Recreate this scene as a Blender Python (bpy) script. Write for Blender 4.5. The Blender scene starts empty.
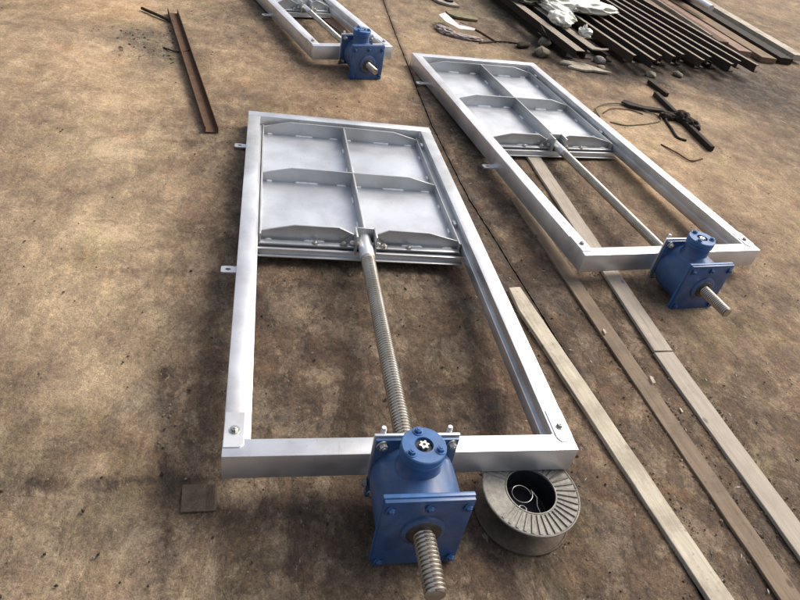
import bpy, bmesh, math, random
import numpy as np
from mathutils import Vector, Matrix, noise, Euler
R = math.radians
S = bpy.context.scene
C = S.collection
random.seed(7)

# ------------------------------------------------------------------ camera, light, exposure
cam = bpy.data.objects.new('camera', bpy.data.cameras.new('camera'))
C.objects.link(cam); S.camera = cam
cam.rotation_mode = 'XYZ'
cam.rotation_euler = (0.8797213, -0.1742806, -0.1484331)
cam.location = (0.06458, -1.01405, 1.60424)
cam.data.sensor_width = 36.0
cam.data.lens = 637.8155 / 800.0 * 36.0
cam.data.clip_start = 0.02; cam.data.clip_end = 500.0

SUN_EL, SUN_AZ = R(46), R(62)            # azimuth measured clockwise from +Y (towards +X)
W = bpy.data.worlds.new('World'); S.world = W; W.use_nodes = True
wt = W.node_tree
sky = wt.nodes.new('ShaderNodeTexSky'); sky.sky_type = 'NISHITA'; sky.sun_disc = False
sky.sun_elevation = SUN_EL; sky.sun_rotation = SUN_AZ
sky.air_density = 1.0; sky.dust_density = 6.0; sky.ozone_density = 1.0
hsv = wt.nodes.new('ShaderNodeHueSaturation'); hsv.inputs['Saturation'].default_value = 0.60   # thin overcast: a pale, nearly colourless sky
bgn = wt.nodes['Background']; bgn.inputs['Strength'].default_value = 0.115
wt.links.new(sky.outputs[0], hsv.inputs['Color']); wt.links.new(hsv.outputs[0], bgn.inputs['Color'])
sun = bpy.data.objects.new('sun', bpy.data.lights.new('sun', 'SUN')); C.objects.link(sun)
sun.data.energy = 1.5; sun.data.angle = R(32.0); sun.data.color = (1.0, 0.93, 0.82)
sd = Vector((math.sin(SUN_AZ) * math.cos(SUN_EL), math.cos(SUN_AZ) * math.cos(SUN_EL), math.sin(SUN_EL)))
sun.rotation_euler = (-sd).to_track_quat('-Z', 'Y').to_euler()
S.view_settings.view_transform = 'Standard'; S.view_settings.look = 'None'
S.view_settings.exposure = 0.80; S.view_settings.gamma = 1.0

# ------------------------------------------------------------------ helpers
def link(name, me, mat=None, parent=None, loc=None, rot=None):
    o = bpy.data.objects.new(name, me); C.objects.link(o)
    if mat is not None and me is not None and len(me.materials) == 0: me.materials.append(mat)
    if parent is not None: o.parent = parent
    if loc is not None: o.location = loc
    if rot is not None: o.rotation_euler = rot
    return o
def finish(name, bm, ang=35):
    bmesh.ops.recalc_face_normals(bm, faces=bm.faces)
    me = bpy.data.meshes.new(name); bm.to_mesh(me); bm.free()
    me.shade_smooth(); me.set_sharp_from_angle(angle=R(ang))
    return me
def obj(name, bm, mat, parent=None, loc=None, rot=None, ang=35):
    return link(name, finish(name, bm, ang), mat, parent, loc, rot)
def tag(o, label, cat, group=None, kind=None):
    if label: o['label'] = label
    if cat: o['category'] = cat
    if group: o['group'] = group
    if kind: o['kind'] = kind
    return o
def box(bm, x0, x1, y0, y1, z0, z1, bev=0.0, seg=2, M=None):
    vs = [bm.verts.new((x, y, z)) for z in (z0, z1) for y in (y0, y1) for x in (x0, x1)]
    fs = [(0, 2, 3, 1), (4, 5, 7, 6), (0, 1, 5, 4), (2, 6, 7, 3), (0, 4, 6, 2), (1, 3, 7, 5)]
    faces = [bm.faces.new([vs[i] for i in f]) for f in fs]
    if M is not None:
        for v in vs: v.co = M @ v.co
    if bev > 0:
        es = list({e for f in faces for e in f.edges})
        bmesh.ops.bevel(bm, geom=es, offset=bev, segments=seg, affect='EDGES', profile=0.5)
    return bm
def B(): return bmesh.new()
def bx(*a, **k): return box(B(), *a, **k)
def frame_of(d):
    d = Vector(d).normalized()
    up = Vector((0, 0, 1)) if abs(d.z) < 0.9 else Vector((1, 0, 0))
    a = d.cross(up).normalized(); b = a.cross(d).normalized()
    return a, b
def revolve(bm, p0, axis, prof, seg=32, capends=True):
    """prof = [(distance along axis, radius)]"""
    axis = Vector(axis).normalized(); a, b = frame_of(axis); p0 = Vector(p0)
    rings = []
    for (t, r) in prof:
        rings.append([bm.verts.new(p0 + axis * t + a * (r * math.cos(2 * math.pi * i / seg)) + b * (r * math.sin(2 * math.pi * i / seg))) for i in range(seg)])
    for k in range(len(rings) - 1):
        for i in range(seg):
            j = (i + 1) % seg
            bm.faces.new((rings[k][i], rings[k][j], rings[k + 1][j], rings[k + 1][i]))
    if capends:
        bm.faces.new(rings[0]); bm.faces.new(rings[-1])
    return bm
def tube(bm, pts, r, seg=6):
    pts = [Vector(p) for p in pts]; rings = []
    for k, p in enumerate(pts):
        d = pts[min(k + 1, len(pts) - 1)] - pts[max(k - 1, 0)]
        a, b = frame_of(d)
        rr = r[k] if isinstance(r, (list, tuple)) else r
        rings.append([bm.verts.new(p + a * (rr * math.cos(2 * math.pi * i / seg)) + b * (rr * math.sin(2 * math.pi * i / seg))) for i in range(seg)])
    for k in range(len(rings) - 1):
        for i in range(seg):
            j = (i + 1) % seg
            bm.faces.new((rings[k][i], rings[k][j], rings[k + 1][j], rings[k + 1][i]))
    bm.faces.new(rings[0]); bm.faces.new(rings[-1])
    return bm
def curve_pts(ctrl, n=8):
    P = [Vector(p) for p in ctrl]; P = [2 * P[0] - P[1]] + P + [2 * P[-1] - P[-2]]; out = []
    for k in range(1, len(P) - 2):
        for i in range(n):
            t = i / n; p0, p1, p2, p3 = P[k - 1:k + 3]
            out.append(0.5 * ((2 * p1) + (-p0 + p2) * t + (2 * p0 - 5 * p1 + 4 * p2 - p3) * t * t + (-p0 + 3 * p1 - 3 * p2 + p3) * t ** 3))
    out.append(P[-2]); return out
def prism(bm, poly, fn0, fn1, bev=0.0):
    """poly: 2d points, fn0/fn1 map a 2d point to the two 3d faces"""
    a = [bm.verts.new(fn0(*p)) for p in poly]; b = [bm.verts.new(fn1(*p)) for p in poly]
    fs = [bm.faces.new(a), bm.faces.new(list(reversed(b)))]
    n = len(poly)
    for i in range(n):
        j = (i + 1) % n; fs.append(bm.faces.new((a[i], b[i], b[j], a[j])))
    if bev:
        es = list({e for f in fs for e in f.edges})
        bmesh.ops.bevel(bm, geom=es, offset=bev, segments=1, affect='EDGES')
    return bm

# ------------------------------------------------------------------ materials
class NT:
    def __init__(s, name):
        s.m = bpy.data.materials.new(name); s.m.use_nodes = True; s.t = s.m.node_tree
        s.b = s.t.nodes['Principled BSDF']
    def n(s, typ, **k):
        nd = s.t.nodes.new(typ)
        for a, v in k.items():
            if a.startswith('i_'):
                key = a[2:]
                key = int(key) if key.isdigit() else key.replace('_', ' ')
                nd.inputs[key].default_value = v
            else: setattr(nd, a, v)
        return nd
    def l(s, a, b): s.t.links.new(a, b)
    def coord(s, scale=(1, 1, 1), rot=(0, 0, 0)):
        tc = s.n('ShaderNodeTexCoord'); mp = s.n('ShaderNodeMapping')
        mp.inputs['Scale'].default_value = scale; mp.inputs['Rotation'].default_value = rot
        s.l(tc.outputs['Object'], mp.inputs['Vector']); return mp.outputs['Vector']
    def noise(s, vec, scale, detail=6, rough=0.6, dist=0.0):
        nd = s.n('ShaderNodeTexNoise'); nd.inputs['Scale'].default_value = scale
        nd.inputs['Detail'].default_value = detail; nd.inputs['Roughness'].default_value = rough
        nd.inputs['Distortion'].default_value = dist
        s.l(vec, nd.inputs['Vector']); return nd.outputs['Fac']
    def ramp(s, fac, stops, interp='LINEAR'):
        nd = s.n('ShaderNodeValToRGB'); cr = nd.color_ramp; cr.interpolation = interp
        while len(cr.elements) < len(stops): cr.elements.new(0.5)
        for e, (p, c) in zip(cr.elements, stops):
            e.position = p; e.color = (c, c, c, 1) if not isinstance(c, (tuple, list)) else (*c, 1)
        s.l(fac, nd.inputs['Fac']); return nd.outputs['Color']
    def math(s, op, a, b=None, c=None, clamp=False):
        nd = s.n('ShaderNodeMath', operation=op); nd.use_clamp = clamp
        for i, x in enumerate((a, b, c)):
            if x is None: continue
            if isinstance(x, (int, float)): nd.inputs[i].default_value = x
            else: s.l(x, nd.inputs[i])
        return nd.outputs[0]
    def mix(s, fac, a, b, mode='MIX'):
        nd = s.n('ShaderNodeMix', data_type='RGBA', blend_type=mode)
        for i, x in ((0, fac), (6, a), (7, b)):
            if isinstance(x, (int, float)): nd.inputs[i].default_value = x
            elif isinstance(x, tuple): nd.inputs[i].default_value = (*x, 1)
            else: s.l(x, nd.inputs[i])
        return nd.outputs[2]
    def bump(s, h, strength, dist=0.002, prev=None):
        nd = s.n('ShaderNodeBump'); nd.inputs['Strength'].default_value = strength; nd.inputs['Distance'].default_value = dist
        s.l(h, nd.inputs['Height'])
        if prev is not None: s.l(prev, nd.inputs['Normal'])
        return nd.outputs[0]
    def set(s, **k):
        names = dict(col='Base Color', met='Metallic', rough='Roughness', nrm='Normal', spec='Specular IOR Level', coat='Coat Weight')
        for a, v in k.items():
            i = s.b.inputs[names[a]]
            if isinstance(v, (int, float)): i.default_value = v
            elif isinstance(v, tuple): i.default_value = (*v, 1)
            else: s.l(v, i)
        return s.m

def mat_steel(name, base, met=0.55, rough=0.38, dirt=0.25, dirtcol=(0.25, 0.21, 0.17)):
    n = NT(name); v = n.coord()
    a = n.noise(v, 6, 5); b = n.noise(v, 60, 4, 0.7); st = n.noise(n.coord((4, 40, 40)), 3, 4)
    dm = n.ramp(a, [(0.45, 0.0), (0.75, 1.0)])
    col = n.mix(n.math('MULTIPLY', dm, dirt), base, dirtcol)
    col = n.mix(n.math('MULTIPLY', n.ramp(b, [(0.60, 0.0), (0.72, 1.0)]), dirt * 0.8), col, dirtcol)
    cl = n.noise(v, 3.2, 3, 0.5, 0.8); col = n.mix(1.0, col, n.ramp(cl, [(0.3, 0.84), (0.7, 1.08)]), 'MULTIPLY')  # blotchy reflections painted in as brightness noise
    scr = n.ramp(n.noise(n.coord((160, 9, 9), (0.2, 0.4, 0.7)), 1.0, 3, 0.6, 0.3), [(0.63, 0.0), (0.68, 0.35)])
    col = n.mix(n.math('MULTIPLY', scr, n.ramp(a, [(0.45, 0.0), (0.6, 1.0)])), col, (0.35, 0.33, 0.31))
    r = n.math('ADD', n.math('MULTIPLY', st, 0.22), rough - 0.11)
    r = n.math('ADD', r, n.math('MULTIPLY_ADD', cl, 0.3, -0.15))
    return n.set(col=col, met=met, rough=r, nrm=n.bump(n.math('ADD', b, n.math('MULTIPLY', a, 2.0)), 0.18, 0.001))
def mat_paint(name, base, rough=0.35, dirt=0.3, dirtcol=(0.06, 0.05, 0.045), met=0.0, coat=0.0, chips=0.0):
    n = NT(name); v = n.coord()
    a = n.noise(v, 9, 6, 0.65); b = n.noise(v, 90, 3, 0.6)
    lighter = tuple(min(1, c * 1.35 + 0.01) for c in base)
    col = n.mix(n.ramp(n.noise(v, 25, 4), [(0.35, 0.0), (0.7, 1.0)]), base, lighter)
    col = n.mix(n.math('MULTIPLY', n.ramp(a, [(0.5, 0.0), (0.72, 1.0)]), dirt), col, dirtcol)
    col = n.mix(n.math('MULTIPLY', n.ramp(b, [(0.66, 0.0), (0.70, 1.0)]), dirt), col, dirtcol)
    if chips:
        ch = n.math('MULTIPLY', n.ramp(n.noise(v, 34, 8, 0.75, 0.4), [(0.665, 0.0), (0.68, 1.0)]), chips)
        col = n.mix(ch, col, (0.16, 0.15, 0.15))
        du = n.ramp(n.noise(v, 5.0, 7, 0.65, 0.3), [(0.45, 0.0), (0.68, 0.30)])
        col = n.mix(du, col, (0.17, 0.16, 0.17))
    r = n.math('ADD', n.math('MULTIPLY', a, 0.3), rough - 0.12)
    return n.set(col=col, met=met, rough=r, nrm=n.bump(n.math('ADD', a, b), 0.25, 0.001), coat=coat)
def mat_rust(name, c1, c2, scale=20, rough=0.8, met=0.0):
    n = NT(name); v = n.coord()
    a = n.noise(v, scale, 8, 0.7); b = n.noise(v, scale * 6, 4, 0.7)
    col = n.mix(n.ramp(a, [(0.35, 0.0), (0.65, 1.0)]), c1, c2)
    col = n.mix(n.ramp(b, [(0.35, 0.45), (0.62, 0.0)]), col, tuple(x * 0.35 for x in c1))
    return n.set(col=col, met=met, rough=rough, spec=0.22, nrm=n.bump(n.math('ADD', a, b), 0.6, 0.002))
def mat_wood(name, c1, c2, stain=(0.08, 0.06, 0.045), dirt=0.5, rough=0.8, seed=0.0):
    n = NT(name); tc = n.n('ShaderNodeTexCoord'); mp = n.n('ShaderNodeMapping')
    mp.inputs['Scale'].default_value = (38, 2.2, 38); mp.inputs['Location'].default_value = (seed, seed, seed)
    n.l(tc.outputs['Object'], mp.inputs['Vector']); g = mp.outputs['Vector']
    v = n.coord()
    a = n.noise(g, 1.6, 8, 0.65, 0.6); b = n.noise(v, 7, 6, 0.65); c = n.noise(v, 55, 4, 0.7)
    col = n.mix(n.ramp(a, [(0.3, 0.0), (0.7, 1.0)]), c1, c2)
    col = n.mix(n.math('MULTIPLY', n.ramp(b, [(0.46, 0.0), (0.7, 1.0)]), dirt), col, stain)
    col = n.mix(n.math('MULTIPLY', n.ramp(c, [(0.6, 0.0), (0.7, 1.0)]), dirt), col, stain)
    vo = n.n('ShaderNodeTexVoronoi'); vo.inputs['Scale'].default_value = 11; n.l(n.coord((1.0, 0.6, 1.0)), vo.inputs['Vector'])
    kn = n.math('MULTIPLY', n.ramp(vo.outputs['Distance'], [(0.05, 1.0), (0.12, 0.0)]), 0.75)
    col = n.mix(kn, col, tuple(x * 0.6 for x in stain))
    sp = n.noise(n.coord((70, 1.1, 70)), 1.3, 4, 0.5, 0.4); col = n.mix(n.ramp(sp, [(0.69, 0.0), (0.72, 0.55)]), col, tuple(x * 0.5 for x in stain))
    h = n.math('ADD', n.math('MULTIPLY', a, 1.0), n.math('MULTIPLY', c, 0.4)); h = n.math('SUBTRACT', h, n.math('MULTIPLY', kn, 0.8))
    return n.set(col=col, rough=rough, nrm=n.bump(h, 0.6, 0.002), spec=0.25)

M_STEEL = mat_steel('silver_paint', (0.70, 0.71, 0.73), met=0.78, rough=0.38, dirt=0.35)
M_LEAF = mat_steel('silver_leaf_paint', (0.63, 0.65, 0.69), met=0.70, rough=0.36, dirt=0.45, dirtcol=(0.35, 0.34, 0.33))
M_RIB = mat_steel('silver_rib_paint', (0.52, 0.53, 0.53), met=0.8, rough=0.42, dirt=0.3)
M_WELD = mat_paint('weld_bead_paint', (0.80, 0.80, 0.80), rough=0.3, dirt=0.05, met=0.2)
M_RUBBER = mat_paint('black_rubber', (0.02, 0.022, 0.022), rough=0.6, dirt=0.1)
M_BLUE = mat_paint('blue_enamel', (0.016, 0.060, 0.165), rough=0.40, dirt=0.45, dirtcol=(0.02, 0.03, 0.05), coat=0.1, chips=0.7)
M_BLUECAP = mat_paint('blue_enamel_cap', (0.016, 0.085, 0.235), rough=0.42, dirt=0.35, dirtcol=(0.02, 0.04, 0.09), coat=0.1, chips=0.5)
M_GREASE = mat_paint('dark_grease', (0.025, 0.022, 0.018), rough=0.25, dirt=0.3, dirtcol=(0.10, 0.06, 0.03))
M_DARK = mat_paint('recess_shade', (0.008, 0.009, 0.012), rough=0.5, dirt=0.1)  # near-black painted inside holes in place of their shade
M_BOLT = mat_steel('zinc_bolt', (0.50, 0.49, 0.46), met=0.9, rough=0.35, dirt=0.5, dirtcol=(0.18, 0.13, 0.09))
M_SCREW = mat_steel('greased_screw_steel', (0.50, 0.47, 0.41), met=0.85, rough=0.34, dirt=0.7, dirtcol=(0.24, 0.17, 0.10))
M_GROOVE = mat_paint('groove_grease_shade', (0.07, 0.052, 0.035), rough=0.4, dirt=0.4, dirtcol=(0.12, 0.07, 0.035))  # greasy brown that also paints the shade between the threads
M_SPOOL = mat_rust('spool_grey_metal', (0.20, 0.19, 0.17), (0.30, 0.28, 0.25), 14, 0.6, 0.3)
M_SPOOLIN = mat_rust('spool_brown_shaded', (0.085, 0.065, 0.05), (0.14, 0.105, 0.08), 14, 0.75)  # brown metal, darkened for the shade below the upper flange
M_RUST = mat_rust('rusty_steel', (0.085, 0.05, 0.033), (0.15, 0.085, 0.05), 22)
M_RUSTDK = mat_rust('dark_rusty_steel', (0.022, 0.017, 0.014), (0.042, 0.030, 0.022), 22)
M_PALETOP = mat_rust('pale_steel_lit_top', (0.24, 0.20, 0.16), (0.38, 0.32, 0.26), 30)  # pale tan for upper faces, the light on them painted into the colour
M_RUSTMID = mat_rust('brown_rusty_steel', (0.045, 0.030, 0.022), (0.080, 0.052, 0.035), 22)
M_STONE = mat_rust('dusty_stone', (0.16, 0.14, 0.10), (0.28, 0.25, 0.19), 16, 0.9)
M_WPALE = mat_wood('pale_weathered_wood', (0.33, 0.285, 0.215), (0.52, 0.47, 0.38), stain=(0.15, 0.12, 0.09), dirt=0.6)
M_WBROWN = mat_wood('brown_stained_board', (0.14, 0.103, 0.070), (0.22, 0.165, 0.115), stain=(0.075, 0.055, 0.04), dirt=0.6, seed=3.3)
M_WGREY = mat_wood('grey_beige_board', (0.29, 0.25, 0.205), (0.40, 0.35, 0.29), stain=(0.18, 0.15, 0.12), dirt=0.35, seed=7.1)
M_WPILE = mat_wood('old_brown_timber', (0.13, 0.085, 0.05), (0.24, 0.165, 0.10), stain=(0.07, 0.05, 0.035), dirt=0.5, seed=1.7)
M_WRED = mat_wood('reddish_timber', (0.20, 0.125, 0.09), (0.30, 0.20, 0.15), stain=(0.10, 0.06, 0.045), dirt=0.4, seed=5.0)
M_PAPER = mat_paint('crumpled_white_paper', (0.62, 0.55, 0.52), rough=0.7, dirt=0.5, dirtcol=(0.20, 0.10, 0.09))

def mat_bag():
    n = NT('white_plastic_film'); v = n.coord()
    a = n.noise(v, 14, 6, 0.6)
    col = n.mix(a, (0.66, 0.63, 0.54), (0.82, 0.80, 0.72))
    n.b.inputs['Subsurface Weight'].default_value = 0.15
    n.b.inputs['Subsurface Radius'].default_value = (0.03, 0.03, 0.03)
    return n.set(col=col, rough=0.35, nrm=n.bump(n.noise(v, 22, 4, 0.55, 1.2), 0.5, 0.008))
M_BAG = mat_bag()

def mat_ground():
    n = NT('dirty_concrete'); v = n.coord()
    at = n.n('ShaderNodeAttribute'); at.attribute_name = 'grime_shade'; g = at.outputs['Fac']
    aw = n.n('ShaderNodeAttribute'); aw.attribute_name = 'tint'; w = aw.outputs['Fac']
    n1 = n.noise(v, 1.7, 9, 0.62, 0.3); n2 = n.noise(v, 7.5, 9, 0.68, 0.4); n3 = n.noise(v, 42, 6, 0.72); n4 = n.noise(v, 230, 3, 0.7)
    vs = n.coord((1.0, 0.32, 1.0), (0, 0, R(-8))); ns = n.noise(vs, 13, 8, 0.66, 0.8)
    f = n.math('ADD', g, n.math('MULTIPLY_ADD', n1, 0.75, -0.375))
    f = n.math('ADD', f, n.math('MULTIPLY_ADD', n2, 0.95, -0.475))
    f = n.math('ADD', f, n.math('MULTIPLY_ADD', ns, 0.55, -0.275))
    nf = n.noise(n.coord((1, 0.5, 1), (0, 0, R(24))), 27, 7, 0.72, 1.4)
    f = n.math('ADD', f, n.math('MULTIPLY_ADD', nf, 0.30, -0.15))
    f = n.math('ADD', f, n.math('MULTIPLY_ADD', n3, 0.62, -0.31), clamp=True)
    col = n.ramp(f, [(0.0, (0.43, 0.327, 0.210)), (0.20, (0.305, 0.229, 0.149)), (0.42, (0.205, 0.152, 0.103)), (0.62, (0.138, 0.102, 0.072)), (0.80, (0.086, 0.065, 0.049)), (1.0, (0.055, 0.042, 0.033))])
    warm = n.math('MULTIPLY', n.math('MAXIMUM', w, 0.0), n.ramp(n2, [(0.35, 0.25), (0.65, 0.9)]))
    col = n.mix(warm, col, n.mix(1.0, col, (1.12, 0.88, 0.70), 'MULTIPLY'))
    cool = n.math('MULTIPLY', n.math('MAXIMUM', n.math('MULTIPLY', w, -1.0), 0.0), 1.4, clamp=True)
    col = n.mix(cool, col, n.mix(1.0, col, (0.74, 0.92, 0.98), 'MULTIPLY'))
    # damp, oily blotches
    bl = n.ramp(n.noise(v, 13.0, 4, 0.5, 0.6), [(0.545, 0.0), (0.62, 1.0)])
    blm = n.math('MULTIPLY', bl, n.ramp(g, [(0.35, 0.0), (0.7, 0.72)]))
    col = n.mix(blm, col, n.mix(1.0, col, (0.42, 0.36, 0.34), 'MULTIPLY'))
    # crusted reddish dirt with ragged edges, heaviest where the yard is driven on
    vp = n.coord((1.0, 0.62, 1.0), (0, 0, R(-12)))
    pt = n.ramp(n.noise(vp, 8.0, 12, 0.74, 0.5), [(0.475, 0.0), (0.535, 1.0)])
    ptm = n.math('MULTIPLY', pt, n.ramp(g, [(0.30, 0.10), (0.62, 0.62)]))
    col = n.mix(ptm, col, n.mix(1.0, col, (0.50, 0.40, 0.35), 'MULTIPLY'))
    pl = n.ramp(n.noise(vp, 13.0, 12, 0.76, 0.3), [(0.54, 0.0), (0.62, 0.38)])
    col = n.mix(pl, col, n.mix(1.0, col, (1.55, 1.45, 1.30), 'MULTIPLY'))
    # greenish moss veils
    gm = n.math('MULTIPLY', n.ramp(n.noise(v, 3.1, 6, 0.6, 0.5), [(0.55, 0.0), (0.7, 0.55)]), 1.0)
    col = n.mix(gm, col, n.mix(1.0, col, (0.80, 0.92, 0.66), 'MULTIPLY'))
    # rusty pinkish spots
    rm = n.ramp(n.noise(n.coord((1, 1, 1), (0.3, 0.2, 0.5)), 5.3, 7, 0.6, 0.6), [(0.60, 0.0), (0.72, 0.42)])
    col = n.mix(rm, col, n.mix(1.0, col, (1.15, 0.78, 0.66), 'MULTIPLY'))
    # speckle
    sp = n.ramp(n4, [(0.28, (0.50, 0.48, 0.46)), (0.5, (1, 1, 1)), (0.74, (1.5, 1.48, 1.42))])
    col = n.mix(0.75, col, sp, 'MULTIPLY')
    vo = n.n('ShaderNodeTexVoronoi'); vo.inputs['Scale'].default_value = 34; n.l(v, vo.inputs['Vector'])
    dots = n.math('MULTIPLY', n.ramp(vo.outputs['Distance'], [(0.05, 1.0), (0.11, 0.0)]), n.ramp(n2, [(0.5, 0.0), (0.58, 0.8)]))
    col = n.mix(dots, col, (0.035, 0.028, 0.022))
    fg = n.noise(n.coord((1, 0.7, 1), (0, 0, R(15))), 95, 8, 0.8, 0.6)
    col = n.mix(n.ramp(g, [(0.1, 0.45), (0.6, 0.9)]), col, n.mix(1.0, col, n.ramp(fg, [(0.36, (0.55, 0.52, 0.50)), (0.5, (1, 1, 1)), (0.64, (1.42, 1.40, 1.36))]), 'MULTIPLY'))
    # pale scuffed flecks
    fl = n.ramp(n.noise(n.coord((1, 0.45, 1), (0, 0, R(30))), 58, 4, 0.6, 1.2), [(0.67, 0.0), (0.72, 0.5)])
    col = n.mix(fl, col, (0.36, 0.29, 0.21))
    # hairline cracks
    vc = n.n('ShaderNodeTexVoronoi', feature='DISTANCE_TO_EDGE'); vc.inputs['Scale'].default_value = 1.15
    dv = n.n('ShaderNodeVectorMath', operation='MULTIPLY_ADD')
    nn = n.n('ShaderNodeTexNoise'); nn.inputs['Scale'].default_value = 4.0; nn.inputs['Detail'].default_value = 6
    n.l(v, nn.inputs['Vector']); n.l(nn.outputs['Color'], dv.inputs[0]); dv.inputs[1].default_value = (0.35,) * 3; n.l(v, dv.inputs[2])
    n.l(dv.outputs[0], vc.inputs['Vector'])
    cr = n.math('MULTIPLY', n.ramp(vc.outputs['Distance'], [(0.0, 1.0), (0.006, 0.0)]), n.ramp(n1, [(0.52, 0.0), (0.60, 0.40)]))
    col = n.mix(cr, col, (0.04, 0.03, 0.025))
    rough = n.math('SUBTRACT', 0.93, n.math('MULTIPLY', blm, 0.35))
    h = n.math('ADD', n.math('MULTIPLY', n3, 0.8), n.math('MULTIPLY', n4, 0.25))
    h = n.math('ADD', h, n.math('MULTIPLY', n2, 1.6))
    h = n.math('ADD', h, n.math('MULTIPLY', ptm, 0.8)); h = n.math('SUBTRACT', h, n.math('MULTIPLY', cr, 1.0))
    return n.set(col=col, rough=rough, spec=0.3, nrm=n.bump(h, 0.6, 0.010))
M_GROUND = mat_ground()
M_SOIL = mat_rust('joint_dirt', (0.05, 0.038, 0.028), (0.085, 0.062, 0.045), 18, 0.95)

# ------------------------------------------------------------------ ground
# dirt survey of the yard, with shade painted in under the steel stack: x, y, how grimy (0 clean tan concrete .. 1 black dirt), tint (+ rusty, - grey green)
SURVEY = [(-0.8,3.19,0.15,0.0),(-0.59,1.93,0.1,0.0),(-0.32,1.6,0.25,0.0),(-0.51,1.26,0.05,0.0),(-0.34,1.14,0.3,0.0),(-0.17,1.3,0.55,0.0),(-0.06,1.55,0.58,0.1),(-0.04,0.85,0.60,0.1),(-0.07,1.1,0.55,0.1),(-0.08,0.55,0.60,0.1),(-0.13,0.95,0.52,0.0),(-0.12,0.45,0.58,0.0),(-0.10,1.75,0.55,0.0),(-0.18,0.68,0.5,-0.3),(-0.38,0.68,0.3,0.0),(-0.37,0.45,0.15,0.0),(-0.24,0.37,0.45,-0.4),(-0.12,0.29,0.68,0.0),(-0.06,0.18,0.75,0.0),(-0.28,0.05,0.3,0.0),(-0.25,-0.04,0.55,-0.5),(-0.24,-0.19,0.3,0.0),(-0.12,-0.16,0.6,0.0),(-0.08,-0.21,0.4,0.0),(-0.24,0.21,0.35,0.3),(0.08,-0.11,0.78,0.0),(0.21,0.0,0.72,-0.2),(0.29,-0.1,0.74,0.0),(0.08,-0.22,0.7,0.0),(0.4,-0.27,0.65,0.0),(0.34,-0.26,0.45,0.0),(0.02,-0.19,0.5,-0.3),(0.16,0.86,0.78,0.0),(0.23,0.6,0.7,0.2),(0.22,0.37,0.72,0.0),(0.13,0.29,0.7,-0.3),(0.36,0.46,0.65,0.0),(0.36,0.94,0.8,0.0),(0.72,0.9,0.6,-0.2),(0.71,0.61,0.6,-0.2),(0.86,0.97,0.8,0.0),(0.74,0.41,0.75,0.0),(0.92,0.37,0.7,0.3),(0.9,0.62,0.72,0.2),(1.02,1.7,0.62,-0.2),(1.01,2.23,0.7,0.0),(1.15,1.2,0.78,0.2),(1.24,1.73,0.72,0.2),(1.28,0.74,0.7,0.3),(1.21,0.93,0.7,0.0),(1.22,0.47,0.6,0.3),(1.09,0.28,0.5,0.3),(1.29,0.15,0.6,0.2),(1.32,0.07,0.65,0.0),(1.08,-0.16,0.7,0.0),(1.23,-0.26,0.6,0.0),(1.43,0.58,0.65,0.3),(1.7,0.76,0.55,0.0),(1.9,0.77,0.4,0.2),(2.01,2.05,0.5,0.0),(2.27,1.98,0.25,0.7),(2.11,1.84,0.4,0.4),(1.79,1.91,0.62,0.0),(1.72,2.12,0.75,0.0),(1.78,1.51,0.6,0.0),(2.53,2.59,0.12,0.3),(2.66,2.28,0.15,0.4),(3.32,3.33,0.15,0.2),(2.62,3.12,0.2,0.2),(2.46,2.31,0.35,0.5),(2.67,3.63,0.4,0.2),(2.25,3.42,0.35,0.3),(2.2,3.75,0.55,0.0),(2.7,3.91,0.95,0.0),(3.0,3.88,0.95,0.0),(3.31,3.95,0.95,0.0),(3.65,4.05,0.9,0.0),(3.96,4.12,0.9,0.0),(4.3,4.15,0.85,0.0),(2.45,4.3,0.85,0.0),(2.9,4.5,0.95,0.0),(3.5,4.6,0.95,0.0),(4.2,4.7,0.8,0.0),(3.2,5.5,0.95,0.0),(3.8,5.2,0.9,0.0),(3.03,3.63,0.25,0.6),(3.52,3.87,0.3,0.0),(1.78,4.09,0.3,0.1),(1.48,4.72,0.35,0.0),(1.21,4.75,0.35,0.0),(2.27,5.21,0.5,-0.4),(2.36,4.67,0.6,-0.2),(0.99,3.24,0.25,0.1),(1.26,4.02,0.2,0.4),(0.81,2.94,0.3,0.8),(0.59,2.66,0.35,0.7),(0.29,2.59,0.45,0.6),(0.23,2.94,0.38,0.4),(0.49,3.1,0.55,0.3),(-0.01,2.95,0.32,0.4),(-0.11,3.25,0.4,0.3),(-0.23,3.68,0.4,0.0),(-0.39,3.94,0.3,0.1),(-0.69,3.41,0.5,-0.3),(-0.54,3.19,0.55,-0.3),(-0.93,3.93,0.08,0.8),(-0.83,3.01,0.1,0.6),(-0.56,4.21,0.3,0.2),(-0.12,4.17,0.5,0.0),(0.07,3.69,0.5,0.2),(-0.05,2.5,0.5,0.0),(-0.15,1.91,0.5,0.0),(-0.06,2.08,0.5,0.0),(0.91,2.74,0.45,0.5),(1.07,2.93,0.6,0.0),(1.19,2.52,0.8,0.0),(1.2,2.03,0.8,0.0),(1.19,4.87,0.35,0.0),(1.25,3.5,0.5,0.0),(0.49,4.31,0.6,-0.2),(0.65,4.25,0.45,0.3),(0.94,4.02,0.4,0.0),(4.8,6.5,0.35,0.1),(4.03,5.73,0.2,0.5),(4.47,5.18,0.3,0.2),(-0.63,2.49,0.15,0.3),(-0.59,2.93,0.3,0.0),(-0.19,1.62,0.4,0.1),(-0.47,0.83,0.15,0.0),(-0.34,0.89,0.35,0.0),
          (-1.6,1.0,0.15,0.1),(-2.0,3.0,0.2,0.3),(-1.5,4.5,0.2,0.4),(-1.5,-0.8,0.25,0.0),(0.5,-0.9,0.6,0.0),(2.5,0.5,0.45,0.2),(3.2,1.5,0.3,0.3),(2.2,-0.5,0.5,0.2),(5,3,0.25,0.3),(6.5,5,0.3,0.3),(0.3,6,0.4,0.3),(-1,6.5,0.35,0.3),(2,7,0.4,0.1),(3.3,7.5,0.4,0.1),(7,8,0.35,0.2)]
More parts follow.
